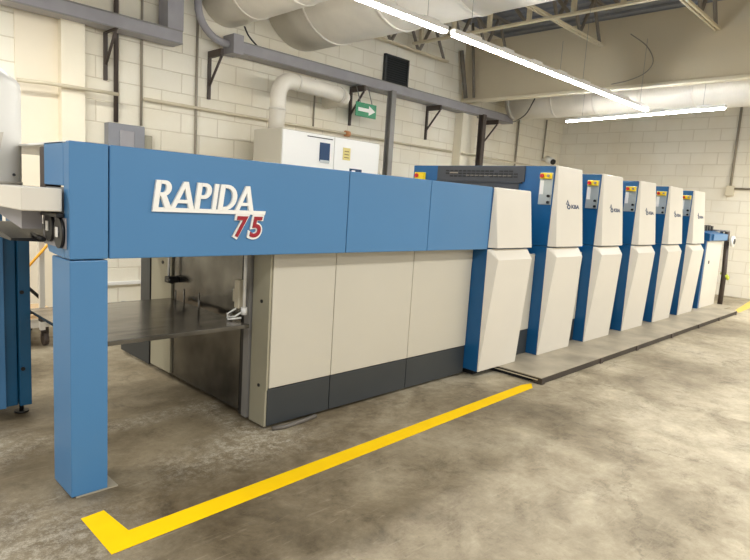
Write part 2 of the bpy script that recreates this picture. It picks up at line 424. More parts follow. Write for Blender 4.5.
b = bmesh.new(); bm_tube(b, [(2.29, 3.115, .016), (2.38, 3.09, .016), (2.55, 3.105, .016), (2.68, 3.125, .016)], .015)
tag(obj('hose', b, M['cable']), 'grey hose lying on the floor along the foot of the charcoal kick panel', 'hose')

# pile board inside the bay
pb = thing('pile_board', (1.7, 3.9, .70), 'worn dark steel pile board held level in the open delivery bay behind the blue column', 'pile board')
b = bmesh.new(); bm_box(b, 1.16, 2.19, 3.30, 4.40, .70, .722, .003); obj('top_plate', b, M['board'], pb)
b = bmesh.new(); bm_box(b, 1.16, 2.19, 3.285, 3.30, .696, .724, .002); obj('edge_rail', b, M['steel'], pb)
b = bmesh.new(); bm_box(b, 1.16, 2.19, 4.40, 4.415, .685, .722, .002); obj('edge_rail', b, M['steel'], pb)
for y in (3.6, 3.9, 4.2):
    b = bmesh.new(); bm_box(b, 1.17, 2.19, y-.03, y+.03, .675, .70); obj('support_bar', b, M['edge'], pb)
for x, y, h in ((2.06, 3.95, .15), (2.02, 3.66, .17), (2.12, 4.2, .10)):
    b = bmesh.new(); bm_tube(b, [(x, y, .722), (x, y, .727)], .02); bm_tube(b, [(x, y, .72), (x, y, .722+h)], .006); obj('stop_pin', b, M['steel'], pb)

# conveyor chute, hood and rear cabinet at the far left
ch = thing('conveyor_chute', (.93, 3.5, 1.46), 'long cream box chute entering the blue end box from the left', 'chute')
b = bmesh.new(); bm_box(b, .78, .955, 3.05, 3.715, 1.455, 1.565, .006); obj('casing', b, M['cover'], ch)
b = bmesh.new(); bm_hull(b, [(.86, 3.36, 1.35), (.955, 3.36, 1.35), (.86, 3.36, 1.452), (.955, 3.36, 1.452), (.86, 3.9, 1.415), (.955, 3.9, 1.415), (.86, 3.9, 1.452), (.955, 3.9, 1.452)]); obj('support_housing', b, M['trayg'], ch)
b = bmesh.new(); bm_hull(b, [(.82, 3.40, 1.285), (1.1, 3.40, 1.27), (.82, 3.95, 1.29), (1.1, 3.95, 1.30), (.82, 3.95, 1.35), (1.1, 3.95, 1.35), (.82, 3.40, 1.298), (1.1, 3.40, 1.298)]); obj('underside_cover', b, M['black'], ch)
hd = thing('extraction_hood', (.82, 3.9, 1.53), 'tall rounded white hood standing at the left edge above the cream chute', 'hood')
b = bmesh.new(); prof = [(.165, 1.51), (.174, 1.60), (.176, 2.09), (.173, 2.12), (.155, 2.145), (.11, 2.18), (.05, 2.22), (.004, 2.25)]
bm_tube(b, [(.825, 3.9, z) for r, z in prof], [r for r, z in prof], 36); obj('body', b, M['white'], hd)
b = bmesh.new()
for k in range(3): bm_tube(b, [(.825, 3.9, 1.520+k*.022), (.825, 3.9, 1.537+k*.022)], .178, 36)
obj('ring_collar', b, M['cover'], hd)
b = bmesh.new(); bm_tube(b, [(.93, 3.76, 1.62), (.925, 3.745, 1.62)], .008); obj('screw', b, M['black'], hd)
b = bmesh.new(); bm_hull(b, [(.70, 3.66, 1.82), (.86, 3.66, 1.84), (.70, 3.66, 1.64), (.82, 3.66, 1.64), (.70, 3.78, 1.82), (.86, 3.78, 1.84), (.70, 3.78, 1.64), (.82, 3.78, 1.64)]); obj('side_funnel', b, M['cover'], hd)

rc = thing('control_cabinet', (.98, 4.4, 0), 'tall narrow teal blue steel cabinet on a black foot at the left edge', 'cabinet')
b = bmesh.new(); bm_box(b, .70, 1.075, 4.36, 4.62, .07, 1.30, .004); obj('body', b, M['teal'], rc)
b = bmesh.new(); bm_box(b, .70, 1.0, 4.33, 4.358, .07, 1.42, .004); obj('door_panel', b, M['blue'], rc, 'lighter blue panel')
b = bmesh.new(); bm_box(b, 1.08, 1.152, 4.33, 4.60, .07, 1.38, .004); po = obj('corner_post', b, M['teal'], rc)
for z in (.855, .33):
    b = bmesh.new(); bm_tube(b, [(1.10, 4.331, z), (1.10, 4.322, z)], .013); obj('screw', b, M['black'], po)
b = bmesh.new(); bm_tube(b, [(1.11, 4.42, .0), (1.11, 4.42, .012)], .045); bm_tube(b, [(1.11, 4.42, .01), (1.11, 4.42, .08)], .014); obj('foot', b, M['black'], rc)

# ------------------------------------------------------------------ towers
def cover_upper(x0, zt, wt, ws, zs=1.243):
    b = bmesh.new()
    bm_hull(b, [(x0+.018, YF, zt), (x0+wt, YF+.0, zt), (x0, YF, zs), (x0+ws, YF, zs),
                (x0+.036, YF-.018, zt-.006), (x0+wt, YF-.012, zt-.006), (x0+.045, 2.918, zs), (x0+ws, 2.918, zs)], .004)
    return b
def cover_lower(x0, wS, wb, zs=1.228, zb=.07):
    b = bmesh.new()
    P = lambda *a: a
    v = [P(x0, YF, zs), P(x0+wS, YF, zs), P(x0, YF, zb), P(x0+wb, YF, zb),
         P(x0+.045, 2.962, zs), P(x0+wS-.012, 2.962, zs), P(x0+.055, 2.905, 1.135), P(x0+wS, 2.908, 1.135),
         P(x0+.004, 2.985, zb), P(x0+wb, 2.985, zb)]
    bm_hull(b, v, .004)
    return b

def tower(x0, label, zt=2.085, wt=.60, ws=.66, wS=.665, wb=.725, body_w=.57, infill=True, panel=True, zb=.067, gap=1.112, group=None):
    t = thing('printing_unit', (x0, YF, zb), label, 'printing unit', group)
    b = bmesh.new(); bm_box(b, x0, x0+body_w, YF+.002, 4.92, 1.243, zt-.01, .004); obj('upper_body', b, M['deepblue'], t)
    b = bmesh.new(); bm_box(b, x0, x0+body_w, YF+.002, 4.92, zb, 1.239, .004); obj('lower_body', b, M['deepblue'], t)
    obj('upper_cover', cover_upper(x0, zt, wt, ws), M['cover'], t)
    obj('lower_cover', cover_lower(x0, wS, wb, zb=zb), M['cover'], t)
    if infill:
        xa, xb = x0+body_w+.004, x0+gap-.006
        box('infill_panel', xa, xb, 3.12, 3.15, .335, 1.15, M['panel'], t, .003)
        box('kick_panel', xa, xb, 3.122, 3.15, zb, .33, M['kick'], t, .003)
        box('core', xa, xb, 3.16, 4.88, zb, 1.14, M['kick'], t)
    if panel:
        c = box('control_plate', x0-.008, x0-.0005, 3.004, 3.150, 1.675, 2.005, M['silver'], t, .002)
        box('display', x0-.011, x0-.0085, 3.10, 3.142, 1.78, 1.925, M['white'], c)
        box('switch_box', x0-.045, x0-.0085, 3.012, 3.135, 1.94, 2.0, M['signyellow'], c, .005)
        b = bmesh.new(); bm_tube(b, [(x0-.046, 3.105, 1.97), (x0-.066, 3.105, 1.97)], .020); obj('emergency_button', b, M['red'], c)
        b = bmesh.new(); bm_tube(b, [(x0-.046, 3.038, 1.972), (x0-.056, 3.038, 1.972)], .015); obj('key_switch', b, M['pipeg'], c)
        for y, z in ((3.032, 1.765), (3.03, 1.70)):
            b = bmesh.new(); bm_tube(b, [(x0-.0085, y, z), (x0-.03, y, z)], .015); obj('push_button', b, M['black'], c)
        # emblem and lettering on the cover
        yl = lambda z: 2.918+(z-1.243)/(zt-.006-1.243)*(YF-.015-2.918)-.0015
        bb = text_bm('KBA', x0+.355, x0+.54, 1.652, 1.695, yl, .0025, offset=.03)
        e = obj('logo_lettering', bb, M['logo'], t, 'small navy maker lettering')
        b = bmesh.new()
        def ring(cx, cz, rx, rz, w, n=4, ph=0):
            for k in range(n):
                a0, a1 = ph+2*PI*k/n, ph+2*PI*(k+1)/n
                p = [(cx+rx*math.cos(a0), cz+rz*math.sin(a0)), (cx+rx*math.cos(a1), cz+rz*math.sin(a1)),
                     (cx+rx*w*math.cos(a1), cz+rz*w*math.sin(a1)), (cx+rx*w*math.cos(a0), cz+rz*w*math.sin(a0))]
                vs = [b.verts.new((q[0], yl(q[1]), q[1])) for q in p]+[b.verts.new((q[0], yl(q[1])-.0025, q[1])) for q in p]
                for f in ((0, 1, 2, 3), (7, 6, 5, 4), (0, 4, 5, 1), (1, 5, 6, 2), (2, 6, 7, 3), (3, 7, 4, 0)): b.faces.new([vs[i] for i in f])
        ring(x0+.265, 1.708, .045, .034, .45, 3, PI/2); ring(x0+.295, 1.668, .040, .026, .45, 16)
        bmesh.ops.recalc_face_normals(b, faces=b.faces[:])
        obj('logo_emblem', b, M['logo'], t, 'small navy emblem')
    return t

tower(4.533, 'short white fronted printing unit joined to the right end of the long blue beam', zt=1.793, wt=.655, ws=.655, wS=.66, wb=.66, body_w=.62, panel=False, zb=.03+.037, gap=1.107)
xs = (5.640, 6.759, 7.906, 9.046, 10.174)
labs = ('tall white tower nearest the blue beam, with a black louvred panel on its side',
        'second tall white tower from the blue beam, on the grey walkway',
        'third and middle one of the five tall white printing towers',
        'fourth tall white tower from the blue beam, second from the far end',
        'farthest and last tall white tower, beside the low end desk')
G = 'tall printing units standing in a row on the walkway'
T1 = tower(xs[0], labs[0], group=G)
for i in range(1, 5):
    c = copy_tree(T1); c.location.x = xs[i]; c['label'] = labs[i]
# louvred dark side of the first tall unit
lx = xs[0]
b = bmesh.new(); bm_box(b, lx-.012, lx-.001, 3.335, 4.53, 1.905, 2.072, .002)
lv = obj('louvre_panel', b, M['louvre'], T1, 'charcoal louvred panel')
b = bmesh.new(); bm_box(b, lx-.020, lx-.001, 3.40, 4.53, 1.55, 1.885, .002); bm_box(b, lx-.03, lx-.001, 3.36, 4.53, 1.887, 1.903, .002)
obj('louvre_ledge', b, M['louvre'], T1)
b = bmesh.new()
for row, z in enumerate((1.945, 1.975, 2.005)):
    for k in range(16):
        y = 3.42+k*.062
        if random.random() < .9: bm_box(b, lx-.0155, lx-.0125, y, y+.048, z, z+.018)
obj('louvre_slots', b, M['black'], lv)
b = bmesh.new()
for k in range(10): bm_box(b, lx-.016, lx-.0125, 3.50+k*.062, 3.545+k*.062, 1.962, 1.969)
bm_box(b, lx-.016, lx-.0125, 4.22, 4.34, 1.985, 2.0)
obj('louvre_edges', b, M['pipeg'], lv)
b = bmesh.new(); bm_box(b, lx-.05, lx-.001, 4.72, 4.86, 1.90, 1.99, .004); sw = obj('switch_box', b, M['signyellow'], T1)
b = bmesh.new(); bm_tube(b, [(lx-.051, 4.82, 1.95), (lx-.07, 4.82, 1.95)], .025); obj('emergency_button', b, M['red'], sw)

# low end desk of the press
ed = thing('feeder_desk', (11.6, 3.05, .067), 'low cream cabinet with a blue desk top at the far end of the press', 'cabinet')
box('side_panel', 11.36, 11.425, 3.03, 4.3, .067, 1.27, M['deepblue'], ed, .004)
box('body', 11.43, 12.36, 3.02, 4.3, .067, 1.27, M['cover'], ed, .006)
box('handle_hole', 11.62, 11.67, 3.012, 3.0198, .86, .92, M['black'], ed, .004)
b = bmesh.new(); bm_hull(b, [(11.40, 2.99, 1.272), (12.45, 2.99, 1.272), (11.40, 2.99, 1.40), (12.45, 2.99, 1.40), (11.40, 3.5, 1.272), (12.45, 3.5, 1.272), (11.40, 3.5, 1.50), (12.45, 3.5, 1.50)], .004)
obj('desk_top', b, M['deepblue'], ed, 'blue desk top')
b = bmesh.new(); bm_box(b, 11.56, 12.45, 2.965, 2.9885, 1.285, 1.395, .004); obj('lit_desk_front', b, M['blue'], ed)  # lighter blue paints in the light falling on the desk front
for k in range(6): box('control_key', 11.45+k*.16, 11.55+k*.16, 3.20, 3.32, 1.435, 1.545-.012*(k % 2), M['black'], ed, .008)
b = bmesh.new(); bm_tube(b, [(12.46, 3.1, 1.28), (12.52, 3.1, 1.38), (12.56, 3.1, 1.45)], .03); bm_box(b, 12.42, 12.72, 3.0, 3.3, 1.44, 1.47, .01); obj('arm', b, M['greysteel'], ed)
b = bmesh.new(); bm_tube(b, [(12.62, 2.98, .0), (12.62, 2.98, .6), (12.60, 3.02, 1.44)], .045); obj('stand', b, M['brown'], ed)
b = bmesh.new(); bm_tube(b, [(12.62, 2.94, 1.27), (12.62, 2.89, 1.27)], .10, 20); obj('dial', b, M['white'], ed)
b = bmesh.new(); bm_tube(b, [(12.62, 2.889, 1.27), (12.62, 2.88, 1.27)], .055, 20); obj('dial_face', b, M['black'], ed)
b = bmesh.new(); bm_tube(b, [(12.50, 2.91, .62), (12.58, 2.90, .55), (12.68, 2.91, .57), (12.72, 2.96, .62), (12.66, 3.05, .64)], .022)
tag(obj('coiled_cable', b, M['lime']), 'lime yellow cable looped on the dark stand beyond the end desk', 'cable')

# walkway
wk = thing('walkway_platform', (8.4, 2.8, 0), 'low grey walkway platform with a dark edge running under the white towers', 'platform')
b = bmesh.new()
for k in range(6): bm_box(b, 4.90+k*1.17, 4.90+(k+1)*1.17-.003, 2.525, 5.0, .0585, .0665, .001)
bm_box(b, 11.92, 12.5, 2.75, 5.0, .054, .0665)
obj('deck_sheet', b, M['concrete'], wk)
b = bmesh.new()
bm_box(b, 4.905, 11.9, 2.526, 2.56, .004, .058); bm_box(b, 4.905, 4.94, 2.566, 4.9, .030, .053)
obj('edge_beam', b, M['edge'], wk)
b = bmesh.new(); bm_box(b, 4.893, 4.899, 2.56, 3.3, .036, .044); obj('edge_strip', b, M['pipe'], wk)
for x in (4.93, 6.22, 7.25, 8.5, 9.7, 10.8, 11.85):
    box('leg', x-.03, x+.03, 2.515, 2.60, 0, .056, M['edge' if x < 5 else 'brown'], wk)
b = bmesh.new(); bm_box(b, 4.92, 11.9, 2.66, 4.9, 0.001, .05); obj('underframe', b, M['dark'], wk)
b = bmesh.new(); bm_box(b, 4.62, 4.86, 3.10, 3.3, 0, .066); tag(obj('shade_block', b, M['dark']), 'dark block added on the floor as the shade under the short white unit', 'foot')  # dark block imitates the shadow in the gap below the short unit

# floor marking
b = bmesh.new(); bm_poly(b, [(.94, 2.78), (1.05, 2.79), (1.07, 2.545), (4.74, 2.632), (4.86, 2.60), (4.75, 2.522), (.94, 2.41)], 'z', .0005, .0025)
tag(obj('floor_marking', b, M['yellow']), 'bright yellow L-shaped line taped on the floor in front of the press', 'floor marking')
b = bmesh.new(); bm_poly(b, [(12.2, 2.55), (14.6, 2.62), (14.6, 2.86), (12.3, 2.66)], 'z', .0005, .0025)
tag(obj('floor_marking', b, M['paleyellow']), 'faded yellow line on the floor running from the walkway to the back wall', 'floor marking')

# ------------------------------------------------------------------ cart behind
ct = thing('platform_trolley', (1.5, 6.3, 0), 'white framed trolley carrying plywood sheets near the left wall', 'trolley')
b = bmesh.new(); bm_box(b, .9, 1.95, 6.10, 6.9, .24, .275, .004); obj('deck', b, M['wood'], ct)
b = bmesh.new(); bm_box(b, .9, 1.95, 6.08, 6.1, .20, .28); bm_box(b, .9, 1.95, 6.9, 6.92, .20, .28); obj('deck_frame', b, M['cover'], ct)
for x, y in ((1.71, 6.06), (1.93, 6.88)):
    b = bmesh.new(); bm_box(b, x-.022, x+.022, y-.02, y+.02, .18, 1.25); obj('upright', b, M['cover'], ct)
b = bmesh.new(); bm_box(b, 1.0, 1.93, 6.05, 6.07, 1.08, 1.11); obj('top_rail', b, M['cover'], ct)
b = bmesh.new(); bm_box(b, 1.2, 1.93, 6.035, 6.06, .345, .37); obj('lower_rail', b, M['greysteel'], ct)
for x, y in ((1.76, 6.16), (1.0, 6.16), (1.80, 6.84), (1.0, 6.84)):
    b = bmesh.new(); bm_tube(b, [(x-.02, y, .07), (x+.02, y, .07)], .068, 18); bm_box(b, x-.03, x+.03, y-.02, y+.02, .1, .20); obj('caster', b, M['brown'], ct)
tag(obj('plywood_sheet', (lambda q: (bm_box(q, 1.05, 1.9, 6.2, 6.8, .278, .30), q)[1])(bmesh.new()), M['wood']), 'pale plywood sheet lying on the white trolley deck', 'plywood')
b = bmesh.new(); bm_box(b, 1.50, 1.56, 7.4, 7.45, 0, 0.01); bm_tube(b, [(1.55, 6.45, .79), (1.72, 6.45, .96), (1.95, 6.45, 1.20)], .018, 10)
b.free(); b = bmesh.new(); bm_tube(b, [(.95, 6.02, .01), (1.40, 6.02, .56), (1.63, 6.02, .85), (1.86, 6.02, 1.13)], .012, 10)
tag(obj('strap_bar', b, M['orange']), 'orange bar leaning diagonally against the white trolley frame', 'bar')
b = bmesh.new(); bm_tube(b, [(1.5, 6.14, .72), (1.62, 6.14, .58), (1.75, 6.14, .44)], .016, 10)
tag(obj('dark_rod', b, M['black']), 'short black rod slanting behind the white trolley upright', 'rod')

# ------------------------------------------------------------------ wall fittings
def tray(name, x0, x1, y0, z0, z1, label):
    t = thing(name, (x0, y0, z0), label, 'cable tray')
    b = bmesh.new(); bm_box(b, x0, x1, y0, y0+.26, z0, z0+.012); bm_box(b, x0, x1, y0, y0+.012, z0, z1); bm_box(b, x0, x1, y0+.25, y0+.26, z0, z1)
    obj('channel', b, M['trayg'], t)
    b = bmesh.new(); bm_box(b, x0, x1, y0-.012, y0, z0-.005, z0+.012); bm_box(b, x0, x1, y0-.012, y0, z1-.012, z1+.003); obj('flange', b, M['greysteel'], t)
    return t
t1 = tray('cable_tray', .2, 3.75, 7.36, 3.44, 3.60, 'grey cable tray on the wall at upper left with a riser going up')
b = bmesh.new(); bm_box(b, 3.55, 3.76, 7.36, 7.62, 3.60, 5.3); obj('riser', b, M['trayg'], t1)
t2 = tray('cable_tray', 4.62, 11.72, 7.38, 3.52, 3.68, 'long grey cable tray running along the wall above the white cabinets')
b = bmesh.new(); bm_box(b, 4.50, 4.66, 7.36, 7.64, 3.50, 3.76, .004); obj('end_bracket', b, M['trayg'], t2)
b = bmesh.new()
pts = [(4.05, 7.5, 5.3), (4.05, 7.5, 4.3)]+arc((4.45, 7.5, 4.05), .42, PI, PI*1.5, 8)+[(4.62, 7.5, 3.62)]
bm_tube(b, pts, .05, 12)
tag(obj('flexible_conduit', b, M['trayg']), 'thick grey flexible conduit curving down from the ceiling into the long cable tray', 'conduit')
b = bmesh.new(); bm_tube(b, smooth([(4.78, 7.55, 3.945), (4.84, 7.52, 3.82), (5.0, 7.5, 3.69)]), .012)
tag(obj('black_cable', b, M['black']), 'thin black cable dropping below the round ducts onto the long tray', 'cable')

def bracket(x, label, big=False):
    t = thing('wall_bracket', (x, 7.66, 2.86), label, 'bracket', 'triangular brackets holding the cable trays')
    b = bmesh.new(); bm_box(b, x-.02, x+.02, 7.66, 7.70, 2.87, 3.43); obj('upright', b, M['brown'], t)
    b = bmesh.new(); bm_box(b, x-.02, x+.02, 7.34, 7.70, 3.425, 3.438 if big else 3.515); obj('arm', b, M['brown'], t)
    b = bmesh.new(); bm_tube(b, [(x, 7.665, 3.06), (x, 7.36, 3.42)], .018, 8); obj('brace', b, M['brown'], t)
for x, l, big in ((2.91, 'dark wall bracket under the short upper left cable tray', True), (4.32, 'dark triangular wall bracket at the left end of the long cable tray', False),
               (7.02, 'dark triangular bracket just left of the green arrow sign', False), (9.08, 'dark triangular bracket right of the black wall vent', False),
               (11.08, 'dark triangular bracket nearest the right end of the long cable tray', False)):
    bracket(x, l, big)

def pipe(name, pts, r, m, label, cat='pipe', g=None):
    return tag(tube(name, pts, r, M[m], None, 10), label, cat, g)
pipe('vertical_pipe', [(3.03, 7.66, 5.3), (3.03, 7.66, 2.38)], .028, 'brown', 'dark vertical pipe dropping to the grey electrical box')
pipe('vertical_pipe', [(3.36, 7.68, 5.3), (3.36, 7.68, 2.38)], .016, 'pipeg', 'thin grey vertical conduit just right of the dark pipe above the electrical box')
pipe('vertical_pipe', [(4.13, 7.68, 5.3), (4.13, 7.68, .0)], .018, 'pipeg', 'thin beige vertical pipe on the wall left of the curved conduit')
pipe('vertical_pipe', [(6.22, 7.68, 3.5), (6.22, 7.68, 2.75)], .014, 'pipeg', 'short thin vertical conduit above the white cabinets')
pipe('wall_conduit', [(1.9, 7.50, 2.67), (2.2, 7.50, 2.69), (3.0, 7.50, 2.70)], .022, 'pipe', 'cream horizontal pipe crossing the left pilaster')
longpipe = pipe('wall_conduit', [(3.38, 7.64, 2.72), (5.4, 7.64, 2.72), (9.9, 7.64, 2.72)], .022, 'pipe', 'long cream horizontal pipe running along the wall behind the white cabinets')
pipe('wall_conduit', [(10.02, 7.45, 2.70), (13.1, 7.45, 2.68)], .022, 'pipe', 'cream horizontal pipe on the wall beyond the right pilaster')
b = bmesh.new(); bm_tube(b, [(6.9, 7.64, 2.72), (6.99, 7.64, 2.72)], .05, 14)
obj('junction_cap', b, M['terracotta'], longpipe, 'orange round cap')
pipe('thin_pipe', [(12.45, 7.66, 3.75), (12.40, 7.66, 0)], .022, 'pipeg', 'thin vertical pipe left of the security camera near the far corner')
pipe('thin_pipe', [(13.75, 7.66, 3.9), (13.72, 7.66, 2.95)], .02, 'pipeg', 'thin vertical pipe ending above the security camera')
for x, l in ((7.60, 'grey steel post rising behind the white cabinets beside the green sign'), (10.38, 'dark grey post beside the right pilaster')):
    r = .055
    b = bmesh.new()
    y = 7.2
    bm_box(b, x-r, x+r, y, y+.02, 0, 3.52); bm_box(b, x-.01, x+.01, y+.02, y+.10, 0, 3.52); bm_box(b, x-r, x+r, y+.10, y+.12, 0, 3.52)
    tag(obj('steel_post', b, M['greysteel'] if x < 9 else M['brown']), l, 'post')

eb = thing('electrical_box', (3.12, 7.56, 2.08), 'grey electrical box on the wall above the left end of the blue beam', 'electrical box')
box('enclosure', 2.90, 3.36, 7.56, 7.70, 1.9, 2.36, M['ebox'], eb, .01)
box('cover_plate', 3.04, 3.22, 7.545, 7.56, 1.95, 2.28, M['trayg'], eb, .008)
box('side_switch', 3.365, 3.48, 7.60, 7.70, 2.0, 2.26, M['khaki'], eb, .01)

b = bmesh.new(); bm_box(b, 2.7, 4.6, 7.66, 7.70, .30, .345, .004)
tag(obj('wall_rail', b, M['white']), 'white horizontal rail low on the wall seen through the open delivery bay', 'rail')
# white fan duct elbow above the cabinets
w = thing('white_duct', (5.1, 7.1, 2.6), 'off white round duct bending from the white cabinet roof to the wall', 'duct')
b = bmesh.new(); cy = 7.1; dx = -.13
bm_tube(b, [(5.20+dx, cy, 2.51), (5.22+dx, cy, 2.98)]+arc((5.44+dx, cy, 3.02), .22, PI*.97, PI*.5, 8)+[(6.05+dx, cy, 3.23), (6.42+dx, cy, 3.21)], .115, 20); obj('pipe', b, M['pvc'], w)
b = bmesh.new(); bm_tube(b, [(6.41+dx, cy, 3.21), (6.52+dx, cy+.07, 3.20), (6.60+dx, cy+.25, 3.195), (6.61+dx, 7.69, 3.19)], .112, 20); obj('wall_elbow', b, M['pvc'], w)
for p, q in (((5.21+dx, cy, 2.80), (5.21+dx, cy, 2.83)), ((5.52+dx, cy, 3.238), (5.55+dx, cy, 3.238)), ((6.36+dx, cy, 3.212), (6.39+dx, cy, 3.212))):
    b = bmesh.new(); bm_tube(b, [p, q], .121, 20); obj('joint_band', b, M['cover'], w)

wc = thing('white_cabinet', (5.8, 7.1, 0), 'tall white two-door electrical cabinet against the wall behind the blue beam', 'cabinet')
box('carcass', 4.82, 6.71, 6.62, 7.28, 0, 2.505, M['panel'], wc, .006)
dl = box('door', 4.83, 5.755, 6.598, 6.618, .08, 2.49, M['white'], wc, .005)
dr = box('door', 5.765, 6.70, 6.598, 6.618, .08, 2.49, M['white'], wc, .005)
ds = box('display', 5.48, 5.67, 6.588, 6.597, 2.12, 2.385, M['glassblue'], dl, .003, 'dark blue display window')
box('display_strip', 5.49, 5.66, 6.583, 6.587, 2.10, 2.14, M['silver'], ds)
wn = box('warning_plate', 5.93, 6.08, 6.591, 6.597, 2.18, 2.36, M['tagyellow'], dr, .002, 'pale yellow warning plate')
for k in range(3): box('warning_print', 5.96, 6.05, 6.587, 6.5905, 2.21+k*.045, 2.222+k*.045, M['tagbrown'], wn)
box('top_louvre', 5.25, 5.72, 6.59, 6.597, 2.44, 2.452, M['black'], dl)
cb = box('name_tag', 6.08, 6.33, 6.585, 6.597, 1.95, 2.065, M['glassblue'], dr, .003, 'blue plate low on the right door')
box('tag_mark', 6.12, 6.19, 6.581, 6.5848, 2.0, 2.04, M['white'], cb)

ex = thing('exit_sign', (7.33, 7.3, 3.1), 'green sign with a white arrow under the cable tray', 'sign')
b = bmesh.new(); bm_box(b, 6.80, 7.28, 7.30, 7.315, 2.99, 3.22, .003); pnl = obj('panel', b, M['green'], ex)
b = bmesh.new(); bm_poly(b, [(6.85, 3.075), (7.10, 3.075), (7.10, 3.025), (7.25, 3.105), (7.10, 3.185), (7.10, 3.135), (6.85, 3.135)], 'y', 7.299, 7.294); obj('arrow', b, M['white'], pnl, 'white arrow pointing right')
b = bmesh.new(); bm_tube(b, [(6.92, 7.32, 3.2), (6.92, 7.45, 3.51)], .008); bm_tube(b, [(7.2, 7.32, 3.2), (7.2, 7.45, 3.51)], .008); obj('hanger', b, M['greysteel'], ex)

vt = thing('wall_vent', (8.1, 7.66, 3.76), 'black square louvred vent high on the wall above the cable tray', 'vent')
b = bmesh.new(); bm_box(b, 7.80, 8.40, 7.67, 7.70, 3.75, 4.22); obj('backing', b, M['black'], vt)
b = bmesh.new()
for a in ((7.78, 7.82, 3.73, 4.24), (8.38, 8.42, 3.73, 4.24), (7.78, 8.42, 3.73, 3.76), (7.78, 8.42, 4.21, 4.24)): bm_box(b, a[0], a[1], 7.64, 7.70, a[2], a[3])
obj('frame', b, M['kick'], vt)
b = bmesh.new()
for k in range(11):
    z = 3.77+k*.04; bm_hull(b, [(7.82, 7.65, z), (8.38, 7.65, z), (7.82, 7.652, z+.006), (8.38, 7.652, z+.006), (7.82, 7.667, z+.03), (8.38, 7.667, z+.03), (7.82, 7.668, z+.036), (8.38, 7.668, z+.036)])
obj('slats', b, M['kick'], vt)

sc = thing('security_camera', (13.9, 7.5, 2.85), 'small white dome security camera in the far corner above the tall towers', 'camera')
b = bmesh.new(); bm_tube(b, [(13.75, 7.69, 2.92), (13.78, 7.5, 2.90)], .03); obj('mount', b, M['white'], sc)
b = bmesh.new(); bm_tube(b, [(13.74, 7.55, 2.93), (13.68, 7.36, 2.86)], .085, 18); obj('housing', b, M['white'], sc)
b = bmesh.new(); bm_tube(b, [(13.68, 7.355, 2.858), (13.665, 7.32, 2.845)], .068, 18); obj('lens', b, M['black'], sc)

pipe('back_wall_conduit', [(14.66, 3.58, 4.6), (14.66, 3.58, 2.32)], .026, 'pipeg', 'vertical conduit on the back wall at the right')
pipe('back_wall_conduit', [(14.66, 3.50, 2.36), (14.66, 1.5, 2.36)], .022, 'pipeg', 'horizontal conduit leaving the corner box along the back wall to the right')
b = bmesh.new(); bm_box(b, 14.62, 14.70, 3.50, 3.66, 2.20, 2.42, .01); tag(obj('junction_box', b, M['pipe']), 'small junction box where the conduits meet on the back wall', 'junction box')

# ------------------------------------------------------------------ ducts, joists, lights overhead
def duct(name, x, z, r, y0, y1, label, bands, cap=True):
    t = thing(name, (x, y1, z), label, 'duct')
    b = bmesh.new()
    n = 16; ys = [y1+(y0-y1)*i/n for i in range(n+1)]
    rs = [r]*(n+1)
    bm_tube(b, [(x, y, z) for y in ys], rs, 40); obj('shell', b, M['duct'], t)
    for y in bands:
        b = bmesh.new(); bm_tube(b, [(x, y, z), (x, y-.05, z)], r*1.02, 40); obj('seam_band', b, M['duct'], t)
    return t
duct('round_duct', 5.88, 4.58, .71, -5, 7.69, 'huge round silver duct crossing the ceiling above the exit sign', (6.9, 5.6, 4.4, 3.2, 2.0))
duct('round_duct', 4.56, 4.31, .41, -5, 7.69, 'smaller round duct at upper left beside the curved conduit', (7.0, 6.0, 5.0, 4.0))
duct('round_duct', 11.67, 3.98, .385, -5, 7.35, 'round silver duct running under the tan fascia near the back wall', (7.3, 6.3, 5.4, 4.5, 3.6, 2.7))

def joist(y, x0, x1, zb, label, h=.62):
    t = thing('roof_joist', (x0, y, zb), label, 'joist', 'open web roof joists')
    b = bmesh.new(); bm_box(b, x0, x1, y-.045, y-.012, zb, zb+.035); bm_box(b, x0, x1, y+.012, y+.045, zb, zb+.035); obj('bottom_chord', b, M['joist'], t)
    b = bmesh.new(); bm_box(b, x0, x1+.1, y-.05, y-.012, zb+h, zb+h+.04); bm_box(b, x0, x1+.1, y+.012, y+.05, zb+h, zb+h+.04); obj('top_chord', b, M['web'], t)
    x = x1-.10; up = True; s = .38
    while x > x0+.1:
        xa, xb = x, max(x-s, x0)
        za, zc = (zb+.02, zb+h+.02) if up else (zb+h+.02, zb+.02)
        b = bmesh.new(); bm_tube(b, [(xa, y, za), (xb, y, zc)], .03, 6); obj('web_bar', b, M['web'], t)
        x -= s; up = not up
joist(4.76, 7.4, 10.18, 4.50, 'cream twin-chord roof joist ending right of the silver duct')
joist(2.96, 7.4, 10.18, 4.50, 'cream twin-chord roof joist at the top right corner')
joist(6.6, 7.4, 10.18, 4.50, 'roof joist between the girder lattice and the wall')
joist(7.45, 6.9, 9.3, 4.36, 'roof joist closest to the wall above the black vent')
gd = thing('roof_girder', (8.2, 4, 4.5), 'long lattice girder crossing the ceiling in front of the tan fascia', 'girder')
b = bmesh.new(); bm_box(b, 8.16, 8.24, -5, 7.38, 4.44, 4.475); obj('bottom_chord', b, M['joist'], gd)
b = bmesh.new(); bm_box(b, 8.14, 8.26, -5, 7.38, 5.2, 5.28); obj('top_chord', b, M['web'], gd)
y = 7.2; k = 0
while y > 0:
    b = bmesh.new(); bm_box(b, 8.17, 8.23, y-.03, y+.03, 4.475, 5.2); obj('web_post', b, M['joist'], gd)
    b = bmesh.new(); bm_tube(b, [(8.2, y-.04, 5.2), (8.2, y-.66, 4.475)], .028, 6); obj('web_bar', b, M['web'], gd)
    y -= .72
